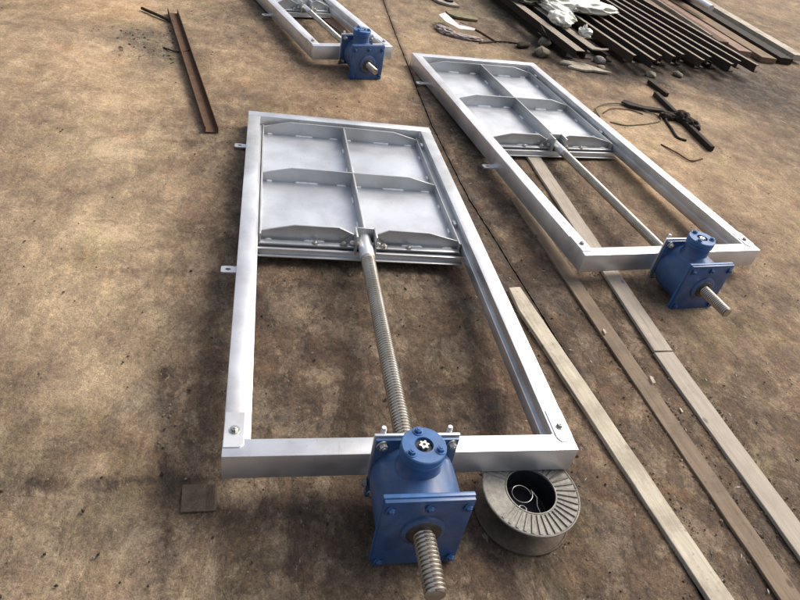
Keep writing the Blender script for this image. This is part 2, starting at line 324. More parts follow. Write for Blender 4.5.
SV = np.array(SURVEY)
# filled dirt lines across the slabs: x0,y0,x1,y1,width,amount
LINES = [(-0.205, 0.50, -0.10, -0.45, 0.019, 0.30), (-0.60, 0.072, 0.02, 0.080, 0.017, 0.26), (-0.55, 0.998, 0.0, 1.005, 0.012, 0.08), (-0.40, 2.06, 0.0, 2.10, 0.018, 0.15)]
def survey(x, y):
    d2 = (x[:, None] - SV[None, :, 0]) ** 2 + (y[:, None] - SV[None, :, 1]) ** 2
    w = 1.0 / (d2 + 0.006) ** 1.5
    ws = w.sum(1)
    g = (w * SV[None, :, 2]).sum(1) / ws; t = (w * SV[None, :, 3]).sum(1) / ws
    for (x0, y0, x1, y1, wd, am) in LINES:
        dx, dy = x1 - x0, y1 - y0; L = math.hypot(dx, dy)
        s = np.clip(((x - x0) * dx + (y - y0) * dy) / L ** 2, 0, 1)
        wob = 0.006 * np.sin(37 * s * L) + 0.004 * np.sin(91 * s * L + 1)
        dist = np.hypot(x - x0 - s * dx, y - y0 - s * dy) + wob
        g = g + am * np.exp(-(dist / wd) ** 2)
    return g, t
JOINT = [(1.13, 20.0), (1.11, 5.134), (1.094, 3.961), (1.085, 2.563), (1.127, 1.711), (1.225, 0.862), (1.285, 0.372), (1.31, -0.122), (1.34, -1.0), (1.40, -4.0)]
jy = np.array([p[1] for p in JOINT][::-1]); jx = np.array([p[0] for p in JOINT][::-1])
def joint_x(y): return np.interp(y, jy, jx)
def axis_steps(segs):
    out = [segs[0][0]]
    for a, b, s in segs:
        k = max(1, int(round((b - a) / s))); out += [a + (b - a) * (i + 1) / k for i in range(k)]
    return np.array(out)
def make_slab(name, side, parent):
    ys = axis_steps([(-4, -0.6, 0.15), (-0.6, 3.0, 0.02), (3.0, 7.5, 0.04), (7.5, 20, 0.5)])
    if side < 0:
        off = -axis_steps([(0.0022, 0.02, 0.006), (0.02, 2.2, 0.02), (2.2, 3.2, 0.05), (3.2, 12, 0.6)])[::-1]
    else:
        off = axis_steps([(0.0022, 0.02, 0.006), (0.02, 1.4, 0.02), (1.4, 6.0, 0.05), (6.0, 18, 0.6)])
    X = joint_x(ys)[:, None] + off[None, :]; Y = np.repeat(ys[:, None], len(off), 1)
    Z = np.zeros_like(X)
    ny, nx = X.shape
    xf, yf = X.ravel(), Y.ravel(); zf = np.zeros(len(xf))
    rng = np.random.RandomState(3)
    for k in range(26):
        fr = 2 * math.pi * (1.2 + 1.1 * k) ; th = rng.rand() * 6.28; ph = rng.rand() * 6.28
        zf += (0.0016 / (1 + 0.35 * k)) * np.sin(fr * 0.35 * (xf * math.cos(th) + yf * math.sin(th)) + ph)
    edge = np.exp(-(np.abs(xf - joint_x(yf)) / 0.012) ** 2)
    chip = 0.5 + 0.5 * np.sin(yf * 61) * np.sin(yf * 23.7 + 1.3)
    zf -= 0.003 * edge * chip
    jag = 0.0012 * edge * (np.sin(yf * 83) + np.sin(yf * 41 + 2) + np.sin(yf * 160)) * (1 if side > 0 else -1)
    xf = xf + np.where(np.abs(xf - joint_x(yf)) < 0.012, np.abs(jag) * (1 if side > 0 else -1), 0)
    zf = np.minimum(zf, 0.004)
    verts = np.stack([xf, yf, zf], 1)
    ii, jj = np.meshgrid(np.arange(ny - 1), np.arange(nx - 1), indexing='ij')
    a = (ii * nx + jj).ravel(); faces = np.stack([a, a + 1, a + nx + 1, a + nx], 1)
    # vertical side along the joint
    col = nx - 1 if side < 0 else 0
    top = np.arange(ny) * nx + col
    low = verts[top].copy(); low[:, 2] = -0.05
    base = len(verts); verts = np.concatenate([verts, low])
    b = base + np.arange(ny)
    sf = np.stack([top[:-1], top[1:], b[1:], b[:-1]], 1)
    if side > 0: sf = sf[:, ::-1]
    faces = np.concatenate([faces, sf])
    me = bpy.data.meshes.new(name); me.from_pydata(verts.tolist(), [], faces.tolist()); me.shade_smooth()
    vx, vy = verts[:, 0], verts[:, 1]; G = np.zeros(len(verts)); T = np.zeros(len(verts))
    for s in range(0, len(verts), 20000):
        G[s:s + 20000], T[s:s + 20000] = survey(vx[s:s + 20000], vy[s:s + 20000])
    dj = np.abs(vx - joint_x(vy)); G += 0.30 * np.exp(-(dj / 0.02) ** 2)
    for nm, A_ in (('grime_shade', G), ('tint', T)):
        at = me.attributes.new(nm, 'FLOAT', 'POINT'); at.data.foreach_set('value', A_.astype(np.float32))
    return link(name, me, M_GROUND, parent)
gb = B()
bmesh.ops.create_grid(gb, x_segments=24, y_segments=24, size=90)
ground = obj('ground', gb, M_SOIL, None, (0, 0, -0.028)); tag(ground, None, None, kind='structure')
for s_ in (-1, 1):
    sl = make_slab('concrete_slab', s_, ground); sl.location = (0, 0, 0.028)

# ------------------------------------------------------------------ shared small parts
def bolt_mesh(r=0.010, h=0.008, washer=True):
    bm = B()
    if washer: revolve(bm, (0, 0, 0), (0, 0, 1), [(0, r * 1.45), (r * 0.22, r * 1.45)], 20)
    revolve(bm, (0, 0, r * 0.22), (0, 0, 1), [(0, r), (h * 0.85, r), (h, r * 0.82)], 6)
    revolve(bm, (0, 0, h), (0, 0, 1), [(0, r * 0.5), (h * 0.45, r * 0.5), (h * 0.55, r * 0.4)], 12)
    return finish('bolt', bm)
ME_BOLT = bolt_mesh(); ME_BOLTL = bolt_mesh(0.0115, 0.011)
def bolt(parent, loc, rot=(0, 0, 0), mat=M_BOLT, me=None, name='bolt'):
    me = me or ME_BOLT
    o = link(name, me, mat, parent, loc, rot); return o
ME_BOLTP = ME_BOLT.copy(); ME_BOLTP.materials.clear(); ME_BOLTP.materials.append(M_BLUE)
ME_BOLTB = ME_BOLT.copy(); ME_BOLTB.materials.clear(); ME_BOLTB.materials.append(M_BLUECAP)

def screw_mesh(r, y0, y1, pitch, smooth_from, depth, seg=20, per=6):
    """threaded rod along +Y around x=z=0; beyond smooth_from it is a plain shaft"""
    bm = B(); rings = []
    n = int((smooth_from - y0) / (pitch / per)); ys = [y0 + k * pitch / per for k in range(n + 1)]
    prof = [0, 0, 0.1, 1, 1, 0.9] if per == 6 else [0, 0.5, 1, 0.5]
    def ring(y, f): return [bm.verts.new((f(i) * math.cos(2 * math.pi * i / seg), y, f(i) * math.sin(2 * math.pi * i / seg))) for i in range(seg)]
    def fr(y):
        def f(i):
            ph = ((y / pitch + i / seg) % 1.0) * per
            a = int(ph) % per; b = (a + 1) % per; t = ph - int(ph)
            return r - depth * (prof[a] * (1 - t) + prof[b] * t)
        return f
    rings.append(ring(y0 - 0.004, lambda i: r * 0.82))
    for y in ys: rings.append(ring(y, fr(y)))
    for (y, rr) in ((smooth_from + 0.004, r * 0.98), (smooth_from + 0.012, r * 1.02), (y1 - 0.004, r * 1.02), (y1, r * 0.9)):
        rings.append(ring(y, lambda i, q=rr: q))
    for k in range(len(rings) - 1):
        for i in range(seg):
            j = (i + 1) % seg; f = bm.faces.new((rings[k][i], rings[k][j], rings[k + 1][j], rings[k + 1][i]))
            c = f.calc_center_median(); rc = math.hypot(c.x, c.z)
            if rc < r * 0.983 - depth * 0.62 and k < len(rings) - 6: f.material_index = 1
    bm.faces.new(rings[0]); bm.faces.new(rings[-1])
    me = finish('threaded_screw', bm, 50); me.materials.append(M_SCREW); me.materials.append(M_GROOVE)
    return me

# ------------------------------------------------------------------ sluice gate
def gate_matrix(x, y, th, lift, roll, L):
    a = -lift / L
    return (Matrix.Translation((x, y, 0)) @ Matrix.Rotation(th, 4, 'Z') @ Matrix.Rotation(-roll, 4, 'Y') @
            Matrix.Translation((0, L, 0)) @ Matrix.Rotation(a, 4, 'X') @ Matrix.Translation((0, -L, 0)))

def make_gate(x, y, th, lift, roll, Wd, L, label, ribs_v, lug_v, screw_r, rng_seed, foot):
    rnd = random.Random(rng_seed)
    T, w = 0.0913, 0.062
    root = bpy.data.objects.new('sluice_gate', None); C.objects.link(root)
    root.matrix_world = gate_matrix(x, y, th, lift, roll, L)
    tag(root, label, 'sluice gate', 'sluice gates laid out on the yard')
    cu = Wd * 0.5 + (0.003 if Wd > 0.8 else 0.012)
    # frame
    obj('cross_beam', bx(0, Wd, 0, 0.0585, 0, T, bev=0.0025), M_STEEL, root)
    obj('cross_beam', bx(0, Wd, L - w, L, 0, T, bev=0.0025), M_STEEL, root)
    for s in (0, 1):
        u0, u1 = (0, w) if s == 0 else (Wd - w, Wd)
        rail = obj('side_rail', bx(u0 + 0.0006, u1 - 0.0006, 0.0588, L - w - 0.0003, 0.0004, T - 0.0005, bev=0.0025), M_STEEL, root)
        g0, g1 = (w - 0.002, w + 0.010) if s == 0 else (Wd - w - 0.010, Wd - w + 0.002)
        gs = obj('guide_strip', bx(g0, g1, 0.062, L - w - 0.004, 0.004, 0.046, bev=0.0015), M_STEEL, rail)
        l0, l1 = (w - 0.004, w + 0.004) if s == 0 else (Wd - w - 0.004, Wd - w + 0.004)
        # top cover plate with clipped corner and bolt at the front
        if s == 0: poly = [(0.002, 0.029), (0.044, 0.029), (0.054, 0.041), (0.054, 0.15), (0.002, 0.15)]
        else: poly = [(Wd - 0.044, 0.029), (Wd - 0.014, 0.029), (Wd - 0.002, 0.05), (Wd - 0.002, 0.15), (Wd - 0.054, 0.15), (Wd - 0.054, 0.045)]
        cp = obj('corner_plate', prism(B(), poly, lambda a, b: (a, b, T + 0.0035), lambda a, b: (a, b, T - 0.001), bev=0.0008), M_STEEL, rail)
        uw = w - 0.001 if s == 0 else Wd - w + 0.001
        for vw in (0.0595, L - w - 0.001):
            bm = B(); tube(bm, [(uw, vw, 0.004 + 0.0085 * q) for q in range(11)], [0.0032 * (0.8 + 0.4 * rnd.random()) for q in range(11)], 7)
            obj('weld_bead', bm, M_WELD, rail)
        bolt(rail, (0.029 if s == 0 else Wd - 0.030, 0.086, T + 0.0035), (0, 0, 0.3 + s), me=ME_BOLT)
    for v in lug_v:
        for s in ((-1,) if True else (-1, 1)):
            bm = B(); n = 16; cxl, r = -0.034, 0.0085
            # lug plate with a slotted hole, built as a ring of quads round the hole
            outer, inner = [], []
            for k in range(n):
                a = 2 * math.pi * (k + 0.5) / n; ca, sa = math.cos(a), math.sin(a); m = max(abs(ca) / 0.026, abs(sa) / 0.021)
                outer.append((cxl + ca / m, v + sa / m)); inner.append((cxl + 1.25 * r * ca, v + 0.8 * r * sa))
            vt = [[bm.verts.new((p[0], p[1], z)) for p in ring_] for ring_ in (outer, inner) for z in (0.001, 0.007)]
            for k in range(n):
                j = (k + 1) % n
                bm.faces.new((vt[1][k], vt[1][j], vt[3][j], vt[3][k])); bm.faces.new((vt[0][j], vt[0][k], vt[2][k], vt[2][j]))
                bm.faces.new((vt[0][k], vt[0][j], vt[1][j], vt[1][k])); bm.faces.new((vt[2][j], vt[2][k], vt[3][k], vt[3][j]))
            box(bm, -0.010, 0.002, v - 0.020, v + 0.020, 0.0012, 0.0068)
            obj('fixing_lug', bm, M_STEEL, root)
    # ---- leaf
    lu0, lu1 = w + 0.013, Wd - w - 0.016
    lv0, lv1 = ribs_v[0] - 0.035, ribs_v[-1] + 0.025
    bm = B(); nx_, ny_ = 24, 30
    top = [[bm.verts.new((lu0 + (lu1 - lu0) * i / nx_, lv0 + (lv1 - lv0) * j / ny_, 0.014 + 0.0012 * math.sin(9 * i / nx_ + j * 0.35) * math.sin(j * 0.5 + 1))) for i in range(nx_ + 1)] for j in range(ny_ + 1)]
    for j in range(ny_):
        for i in range(nx_): bm.faces.new((top[j][i], top[j][i + 1], top[j + 1][i + 1], top[j + 1][i]))
    box(bm, lu0, lu1, lv0, lv1, 0.004, 0.0122)
    leaf = obj('gate_leaf', bm, M_LEAF, root, ang=30)
    def ribprof(ua, ub, notch=None):
        wd = ub - ua
        pts = [(ua, 0.012), (ub, 0.012), (ub, 0.054), (ub - 0.16 * wd, 0.086)]
        if notch: pts += [(cu + 0.105, 0.088), (cu + 0.045, 0.058), (cu - 0.045, 0.058), (cu - 0.105, 0.088)]
        pts += [(ua + 0.16 * wd, 0.088), (ua, 0.056)]
        return pts
    for k, v in enumerate(ribs_v):
        pts = ribprof(lu0 + 0.009, lu1 - 0.009, notch=(k == 0))
        rb = obj('cross_rib', prism(B(), pts, lambda a, b: (a, v, b), lambda a, b: (a, v + 0.007, b), bev=0.0008), M_RIB, leaf)
    for k in range(len(ribs_v) - 1):
        va, vb = ribs_v[k] + 0.008, ribs_v[k + 1] - 0.001
        zz = 0.0855
        obj('centre_web', bx(cu - 0.004, cu + 0.004, va, vb, 0.0115, zz, bev=0.0008), M_RIB, leaf)
    for u in (lu0 + 0.001, lu1 - 0.009):
        obj('side_flange', bx(u, u + 0.008, lv0 + 0.012, lv1 - 0.002, 0.0115, 0.056, bev=0.0008), M_RIB, leaf)
    # weld beads at the foot of the ribs and webs
    def bead(u0, v0, u1, v1, r=0.0055):
        bm = B(); n = max(4, int(math.hypot(u1 - u0, v1 - v0) / 0.008)); pts, rr = [], []
        for i in range(n + 1):
            t = i / n; pts.append((u0 + (u1 - u0) * t + rnd.uniform(-.0006, .0006), v0 + (v1 - v0) * t + rnd.uniform(-.0006, .0006), 0.0165))
            rr.append(r * (0.75 + 0.35 * rnd.random()) * (0.5 if i in (0, n) else 1))
        tube(bm, pts, rr, 8); obj('weld_bead', bm, M_WELD, leaf)
    half = [(lu0 + 0.01, cu - 0.006), (cu + 0.006, lu1 - 0.01)]
    for v in ribs_v:
        for (a, b) in half:
            ww = b - a
            for (f0, f1) in ((0.04, 0.10), (0.40 + rnd.uniform(-.04, .04), 0.62), (0.84, 0.95)):
                bead(a + f0 * ww, v - 0.003, a + f1 * ww, v - 0.003)
    for k in range(len(ribs_v) - 1):
        va, vb = ribs_v[k], ribs_v[k + 1]; d = vb - va
        for f in (0.25, 0.68):
            bead(cu - 0.007, va + f * d, cu - 0.007, va + (f + 0.10) * d)
            bead(lu1 - 0.012, va + f * d, lu1 - 0.012, va + (f + 0.07) * d)
    # stacked bottom edge: clamp bar, rubber seal, lower bar
    obj('clamp_bar', bx(lu0 + 0.004, lu1 - 0.004, lv0 - 0.004, lv0 + 0.022, 0.0148, 0.023, bev=0.001), M_STEEL, leaf)
    obj('rubber_seal', bx(lu0 - 0.002, lu1 + 0.004, lv0 - 0.018, lv0 - 0.001, -0.008, 0.010, bev=0.002), M_RUBBER, leaf)
    obj('edge_bar', bx(lu0 - 0.004, lu1 + 0.006, lv0 - 0.030, lv0 - 0.0185, -0.012, 0.013, bev=0.001), M_STEEL, leaf)
    obj('bottom_bar', bx(lu0 - 0.006, lu1 + 0.008, lv0 - 0.046, lv0 + 0.05, -0.018, -0.0125, bev=0.001), M_RIB, leaf)
    nb = 9 if Wd > 0.8 else 5
    for i in range(nb):
        u = lu0 + 0.03 + (lu1 - lu0 - 0.06) * i / (nb - 1)
        if i in (2, 6): bolt(leaf, (u, lv0 + 0.009, 0.023), (0, 0, rnd.random()))
    for (vv) in (lv0 + 0.16, lv1 - 0.12):
        obj('wedge_block', bx(lu1 + 0.0005, lu1 + 0.013, vv, vv + 0.035, 0.048, 0.066, bev=0.002), M_STEEL, leaf)
    # clevis holding the screw end
    cv = ribs_v[0]
    cl = obj('screw_clevis', box(box(box(B(), cu - 0.044, cu - 0.036, cv - 0.078, cv - 0.0005, 0.012, 0.098, bev=0.001),
                                 cu + 0.036, cu + 0.044, cv - 0.078, cv - 0.0005, 0.012, 0.098, bev=0.001),
                             cu - 0.0355, cu + 0.0355, cv - 0.009, cv - 0.001, 0.0225, 0.0975, bev=0.001), M_RIB, leaf)
    pin = revolve(B(), (cu - 0.064, cv - 0.045, 0.045), (1, 0, 0), [(0, 0.008), (0.002, 0.0095), (0.126, 0.0095), (0.128, 0.008)], 14)
    obj('clevis_pin', pin, M_BOLT, leaf)
    for s in (-1, 1):
        bolt(leaf, (cu + s * 0.0445, cv - 0.045, 0.045), (0, s * math.pi / 2, 0), me=ME_BOLTL, name='nut')
        bolt(leaf, (cu + s * 0.085, cv - 0.030, 0.0235), (0, 0, 0.4), me=ME_BOLTL)
        obj('clevis_gusset', prism(B(), [(0.0, 0.0), (0.045, 0.0), (0.0, 0.040)], lambda a, b: (cu + s * (0.0445 + a), cv - 0.004, 0.0235 + b), lambda a, b: (cu + s * (0.0445 + a), cv - 0.0095, 0.0235 + b)), M_RIB, leaf)
    # screw
    sz = 0.044
    sm = screw_mesh(screw_r, -0.372 if Wd > 0.8 else -0.335, cv - 0.01, 0.0115 if screw_r > 0.025 else 0.0085, cv - 0.17, 0.0048 if screw_r > 0.025 else 0.0030, seg=24)
    link('threaded_screw', sm, M_SCREW, root, (cu, 0, sz))
    obj('screw_end', revolve(B(), (cu, cv - 0.155, sz), (0, 1, 0), [(0, screw_r * 1.03), (0.004, screw_r * 1.06), (0.150, screw_r * 1.06), (0.153, screw_r * 0.95)], 28), M_STEEL, root)
    # ---- gearbox
    gz = 0.040; h1, h2 = 0.1165, 0.145      # half width and half height of the flanges
    dr = min(0.117, gz + 0.004 - foot); dz_ = 0.157 - dr
    drum = revolve(B(), (cu, -0.020, dz_), (0, -1, 0), [(0, dr - 0.006), (0.012, dr - 0.002), (0.04, dr), (0.09, dr), (0.140, dr), (0.160, dr - 0.001)], 48)
    gear = obj('gearbox', drum, M_BLUE, root, ang=40)
    zt = gz + h2 - 0.010
    obj('mounting_plate', bx(cu - h1, cu + h1, -0.0085, -0.0005, foot + 0.030, zt, bev=0.0015), M_STEEL, gear)
    obj('mounting_flange', bx(cu - h1 + 0.003, cu + h1 - 0.003, -0.0205, -0.0105, foot + 0.034, zt - 0.006, bev=0.003), M_BLUE, gear)
    for sx in (-1, 1):
        for szz in (-1, 1):
            zz = gz + h2 - 0.035 if szz > 0 else foot + 0.055
            bolt(gear, (cu + sx * (h1 - 0.022), -0.0205, zz), (math.pi / 2, 0, 0.2), me=ME_BOLTL)
        # long stud ends sticking up behind the plate
        obj('stud', revolve(B(), (cu + sx * (h1 - 0.026), 0.010, T), (0, 0, 1), [(0, 0.0075), (0.092, 0.0075), (0.095, 0.006)], 12), M_STEEL, gear)
        for zz in (gz - 0.055,):
            bolt(gear, (cu - h1 - 0.0, -0.0155, zz), (0, -math.pi / 2, 0), me=ME_BOLT)
    obj('end_plate', bx(cu - h1, cu + h1, -0.193, -0.180, foot, gz + h2 - 0.019, bev=0.003), M_BLUECAP, gear)
    obj('cover_plate', bx(cu - h1 + 0.002, cu + h1 - 0.002, -0.205, -0.1932, foot - 0.002, gz + h2 - 0.021, bev=0.003), M_BLUE, gear)
    for (du, dz) in ((-0.098, 0.096), (0.0, 0.098), (0.098, 0.096), (-0.098, foot - gz + 0.022), (0.098, foot - gz + 0.022)):
        link('bolt', ME_BOLTP, None, gear, (cu + du, -0.205, gz + dz), (math.pi / 2, 0, 0.5))
    obj('bearing_boss', revolve(B(), (cu, -0.2051, sz), (0, -1, 0), [(0, 0.058), (0.006, 0.057), (0.010, 0.050), (0.0105, 0.036), (0.004, 0.034)], 36, True), M_BLUE, gear)
    obj('grease_ring', revolve(B(), (cu, -0.2125, sz), (0, -1, 0), [(0, screw_r + 0.020), (0.005, screw_r + 0.016), (0.009, screw_r + 0.004)], 28), M_GREASE, gear)
    # input neck and cap on top
    nc = (cu - 0.008, -0.084, gz + 0.085)
    tall = 0.070
    obj('input_neck', revolve(B(), nc, (0, 0, 1), [(0, 0.062), (0.020, 0.060), (0.026, 0.056), (0.034, 0.0535), (tall, 0.0535)], 40), M_BLUE, gear)
    cz = nc[2] + tall
    bm = revolve(B(), (nc[0], nc[1], cz), (0, 0, 1), [(0.0, 0.0535), (0.0005, 0.058), (0.010, 0.0585), (0.011, 0.0565), (0.013, 0.0585), (0.030, 0.0585), (0.033, 0.056), (0.0335, 0.024), (0.020, 0.0225)], 44)
    obj('input_cap', bm, M_BLUECAP, gear)
    obj('bore', revolve(B(), (nc[0], nc[1], cz + 0.0205), (0, 0, 1), [(0, 0.0224), (0.004, 0.0222)], 28), M_DARK, gear)
    bm = B(); n = 24; st = []
    for i in range(n):
        rr = 0.0135 if (i % 4) < 2 else 0.0095
        a = 2 * math.pi * i / n; st.append((rr * math.cos(a), rr * math.sin(a)))
    prism(bm, st, lambda a, b: (nc[0] + a, nc[1] + b, cz + 0.0345), lambda a, b: (nc[0] + a, nc[1] + b, cz + 0.022))
    obj('splined_shaft', bm, M_BOLT, gear)
    obj('shaft_hole_shade', revolve(B(), (nc[0], nc[1], cz + 0.0346), (0, 0, 1), [(0, 0.004), (0.0005, 0.004)], 14), M_DARK, gear)  # flat black disc painting the shade of a small hole
    for a in (100, 215, 335):
        link('cap_bolt', ME_BOLTB, None, gear, (nc[0] + 0.043 * math.cos(R(a)), nc[1] + 0.043 * math.sin(R(a)), cz + 0.033), (0, 0, R(a)))
    return root

make_gate(0, 0, 0, 0.10668, 0.00767, 1.0, 2.305, 'silver sluice gate in the centre with its front corner on the wire spool', [1.160, 1.668, 2.200], (2.045, 0.950), 0.0285, 1, -0.108)
make_gate(1.45523, 1.04888, 0.14039, 0.06594, -0.00543, 1.0, 2.5228, 'silver sluice gate on the right lying across the long boards', [1.228, 1.793, 2.398], (2.165, 0.970), 0.023, 2, -0.072)
make_gate(0.38327, 3.27544, 0.31076, 0.05199, 0.00465, 0.588, 2.305, 'narrow silver sluice gate lying behind the central gate at the top edge', [1.035, 1.55, 2.09], (0.915,), 0.0195, 3, -0.056)

# ------------------------------------------------------------------ wire spool under the corner
def make_spool():
    cx, cy, H = 0.860, -0.060, 0.103
    root = bpy.data.objects.new('wire_spool', None); C.objects.link(root); root.location = (cx, cy, 0.004)
    tag(root, 'empty grey metal wire spool with ribbed flange under the front corner of the central gate', 'spool')
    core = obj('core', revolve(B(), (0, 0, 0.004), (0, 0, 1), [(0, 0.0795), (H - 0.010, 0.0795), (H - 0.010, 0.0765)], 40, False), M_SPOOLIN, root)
    obj('core_shade_lining', revolve(B(), (0, 0, 0.004), (0, 0, 1), [(0.0, 0.0755), (H - 0.011, 0.0755)], 40, False), M_DARK, root)  # black sleeve painting the shade inside the spool hole
    for z0, nm in ((0.0, 'lower_flange'), (H - 0.006, 'upper_flange')):
        ri, ro = 0.0725, 0.144
        pr = [(z0, ri), (z0, ro - 0.004), (z0 + 0.001, ro), (z0 + 0.006, ro), (z0 + 0.0075, ro - 0.003), (z0 + 0.005, ro - 0.006), (z0 + 0.005, ri + 0.005), (z0 + 0.007, ri + 0.003), (z0 + 0.007, ri), (z0, ri)]
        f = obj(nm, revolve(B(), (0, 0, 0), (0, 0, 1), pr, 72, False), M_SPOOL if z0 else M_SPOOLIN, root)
        if z0:
            me = None
            for k in range(38):
                a = 2 * math.pi * k / 38
                if 2.75 < a < 3.75: continue
                if me is None:
                    me = finish('ridge', prism(B(), [(ri + 0.006, -0.0031), (ro - 0.007, -0.0068), (ro - 0.007, 0.0040), (ri + 0.006, 0.0014)],
                               lambda p, q: (p, q, z0 + 0.0072 + (0.0022 if q < 0 else -0.0024)), lambda p, q: (p, q, z0 + 0.0045)))
                link('ridge', me, M_SPOOL, f, None, (0, 0, a))
    obj('floor_shade_disc', revolve(B(), (0, 0, 0.002), (0, 0, 1), [(0, 0.0725), (0.002, 0.0725)], 40), M_DARK, root)  # black disc for the shade at the bottom of the hole
    pts = [(0.030 * math.cos(t * 6.6) - 0.012, 0.030 * math.sin(t * 6.6) + 0.014, 0.060 + 0.010 * t) for t in [i / 30 for i in range(31)]]
    pts += [(0.030, 0.0, 0.066), (0.026, -0.022, 0.058), (0.034, -0.052, 0.050)]
    obj('wire_end', tube(B(), pts, 0.0016, 8), M_BOLT, root)
    pts = [(0.011 * math.cos(t) - 0.022, 0.011 * math.sin(t) - 0.030, 0.058) for t in [i / 14 * 6.28 for i in range(15)]]
    obj('wire_end', tube(B(), pts, 0.0016, 8), M_BOLT, root)
make_spool()

# ------------------------------------------------------------------ boards on the ground
def board(name, p0, p1, width, thick, mat, label, cat, z=0.003, parent=None, seed=0, warp=0.002, taper=None, group=None, tilt=0.0):
    rnd = random.Random(seed)
    p0, p1 = Vector((*p0, 0)), Vector((*p1, 0)); d = p1 - p0; L = d.length
    bm = B(); n = max(6, int(L / 0.07)); rows = []
    for k in range(n + 1):
        t = k / n; y = t * L
        wl = -width / 2 + rnd.uniform(-1, 1) * warp * 0.5; wr = width / 2 + rnd.uniform(-1, 1) * warp * 0.5
        if taper and k < 2: wl += taper[0] * (1 - k / 2); wr -= taper[1] * (1 - k / 2)
        zz = warp * math.sin(t * 5 + seed) + rnd.uniform(-1, 1) * warp * 0.15
        c = 0.0018
        rows.append([bm.verts.new((x_, y, z_)) for (x_, z_) in ((wl, zz), (wl, zz + thick - c), (wl + c, zz + thick), (wl * 0.33, zz + thick + 0.0006), (wr * 0.33, zz + thick - 0.0004), (wr - c, zz + thick), (wr, zz + thick - c), (wr, zz))])
    m = 8
    for k in range(n):
        for i in range(m):
            j = (i + 1) % m; bm.faces.new((rows[k][i], rows[k][j], rows[k + 1][j], rows[k + 1][i]))
    bm.faces.new(rows[0]); bm.faces.new(rows[-1])
    o = obj(name, bm, mat, parent, (p0.x, p0.y, z), (0, tilt, -math.atan2(d.x, d.y)), ang=30)
    if label: tag(o, label, cat, group)
    return o
GB = 'long boards lying between the central and right gates'
board('wooden_board', (1.137, 0.978), (1.405, -0.62), 0.074, 0.017, M_WPALE, 'pale weathered wooden board nearest the right rail of the central gate', 'board', seed=1, taper=(0.0, 0.02), group=GB)
board('wooden_board', (1.388, 1.745), (1.612, -0.62), 0.074, 0.010, M_WBROWN, 'dark brown stained board with an orange edge between two paler boards', 'board', seed=2, taper=(0.03, 0.004), group=GB)
board('wooden_board', (1.630, 3.15), (1.683, 0.618), 0.086, 0.013, M_WGREY, 'grey beige board running under the right gate, farther of two end to end', 'board', seed=3, group=GB)
board('wooden_board', (1.683, 0.613), (1.765, -0.55), 0.090, 0.013, M_WGREY, 'grey beige board in front of the right gate, nearer of two end to end', 'board', seed=4, group=GB)
board('wooden_board', (0.512, 4.47), (0.70, 4.04), 0.105, 0.006, M_WRED, 'short reddish board lying inside the narrow gate at the top', 'board', seed=5)

# small square plate set on the slab
tp = B(); box(tp, -0.046, 0.046, -0.042, 0.042, 0.0, 0.008, bev=0.0015)
tile = obj('metal_tile', tp, mat_rust('muddy_tile', (0.10, 0.075, 0.052), (0.15, 0.115, 0.08), 30, 0.85), None, (-0.060, 0.012, 0.003), (0, 0.02, 0.03)); tag(tile, 'small muddy square plate on the ground left of the central gate corner', 'plate')
for k in range(5): obj('ridge', bx(0.020 + k * 0.0048, 0.022 + k * 0.0048, -0.038, 0.038, 0.0075, 0.0095), tile.active_material, tile)

# ------------------------------------------------------------------ rusty channel on the left
def channel_profile(wd, h, t): return [(-wd / 2, 0), (wd / 2, 0), (wd / 2, h), (wd / 2 - t, h), (wd / 2 - t, t), (-wd / 2 + t, t), (-wd / 2 + t, h), (-wd / 2, h)]
def long_section(name, prof, p0, p1, mat, z=0.003, roll=0.0, label=None, cat=None, group=None, lit_top_mat=None, edge_top=None):
    p0, p1 = Vector((*p0, 0)), Vector((*p1, 0)); d = p1 - p0; L = d.length
    bm = B(); prism(bm, prof, lambda a, b: (a, 0, b), lambda a, b: (a, L, b), bev=0.0008)
    o = obj(name, bm, mat, None, (p0.x, p0.y, z), (0, roll, -math.atan2(d.x, d.y)))
    if lit_top_mat:
        o.data.materials.append(lit_top_mat)
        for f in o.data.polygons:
            if f.center.z > edge_top - 0.0012 and f.normal.z > 0.5: f.material_index = 1  # upward faces get the paler material, light from above painted in
    if label: tag(o, label, cat, group)
    return o
long_section('steel_channel', channel_profile(0.070, 0.036, 0.005), (-0.184, 2.183), (-0.582, 3.985), M_RUST, roll=0.05, label='rusty brown steel channel lying open side up on the tan ground at the left', cat='steel channel')
rodp = [(-0.789, 3.978, 0.016), (-0.70, 3.905, 0.015), (-0.565, 3.79, 0.014)]
tag(obj('steel_rod', tube(B(), rodp, 0.011, 8), M_RUSTDK), 'short dark rod poking out from behind the far end of the rusty channel', 'rod')
tag(obj('bent_wire', tube(B(), curve_pts([(-0.56, 3.30, 0.006), (-0.50, 3.25, 0.012), (-0.44, 3.26, 0.006), (-0.40, 3.30, 0.008)]), 0.005, 6), M_RUSTDK), 'small bent dark wire touching the left side of the rusty channel', 'wire')

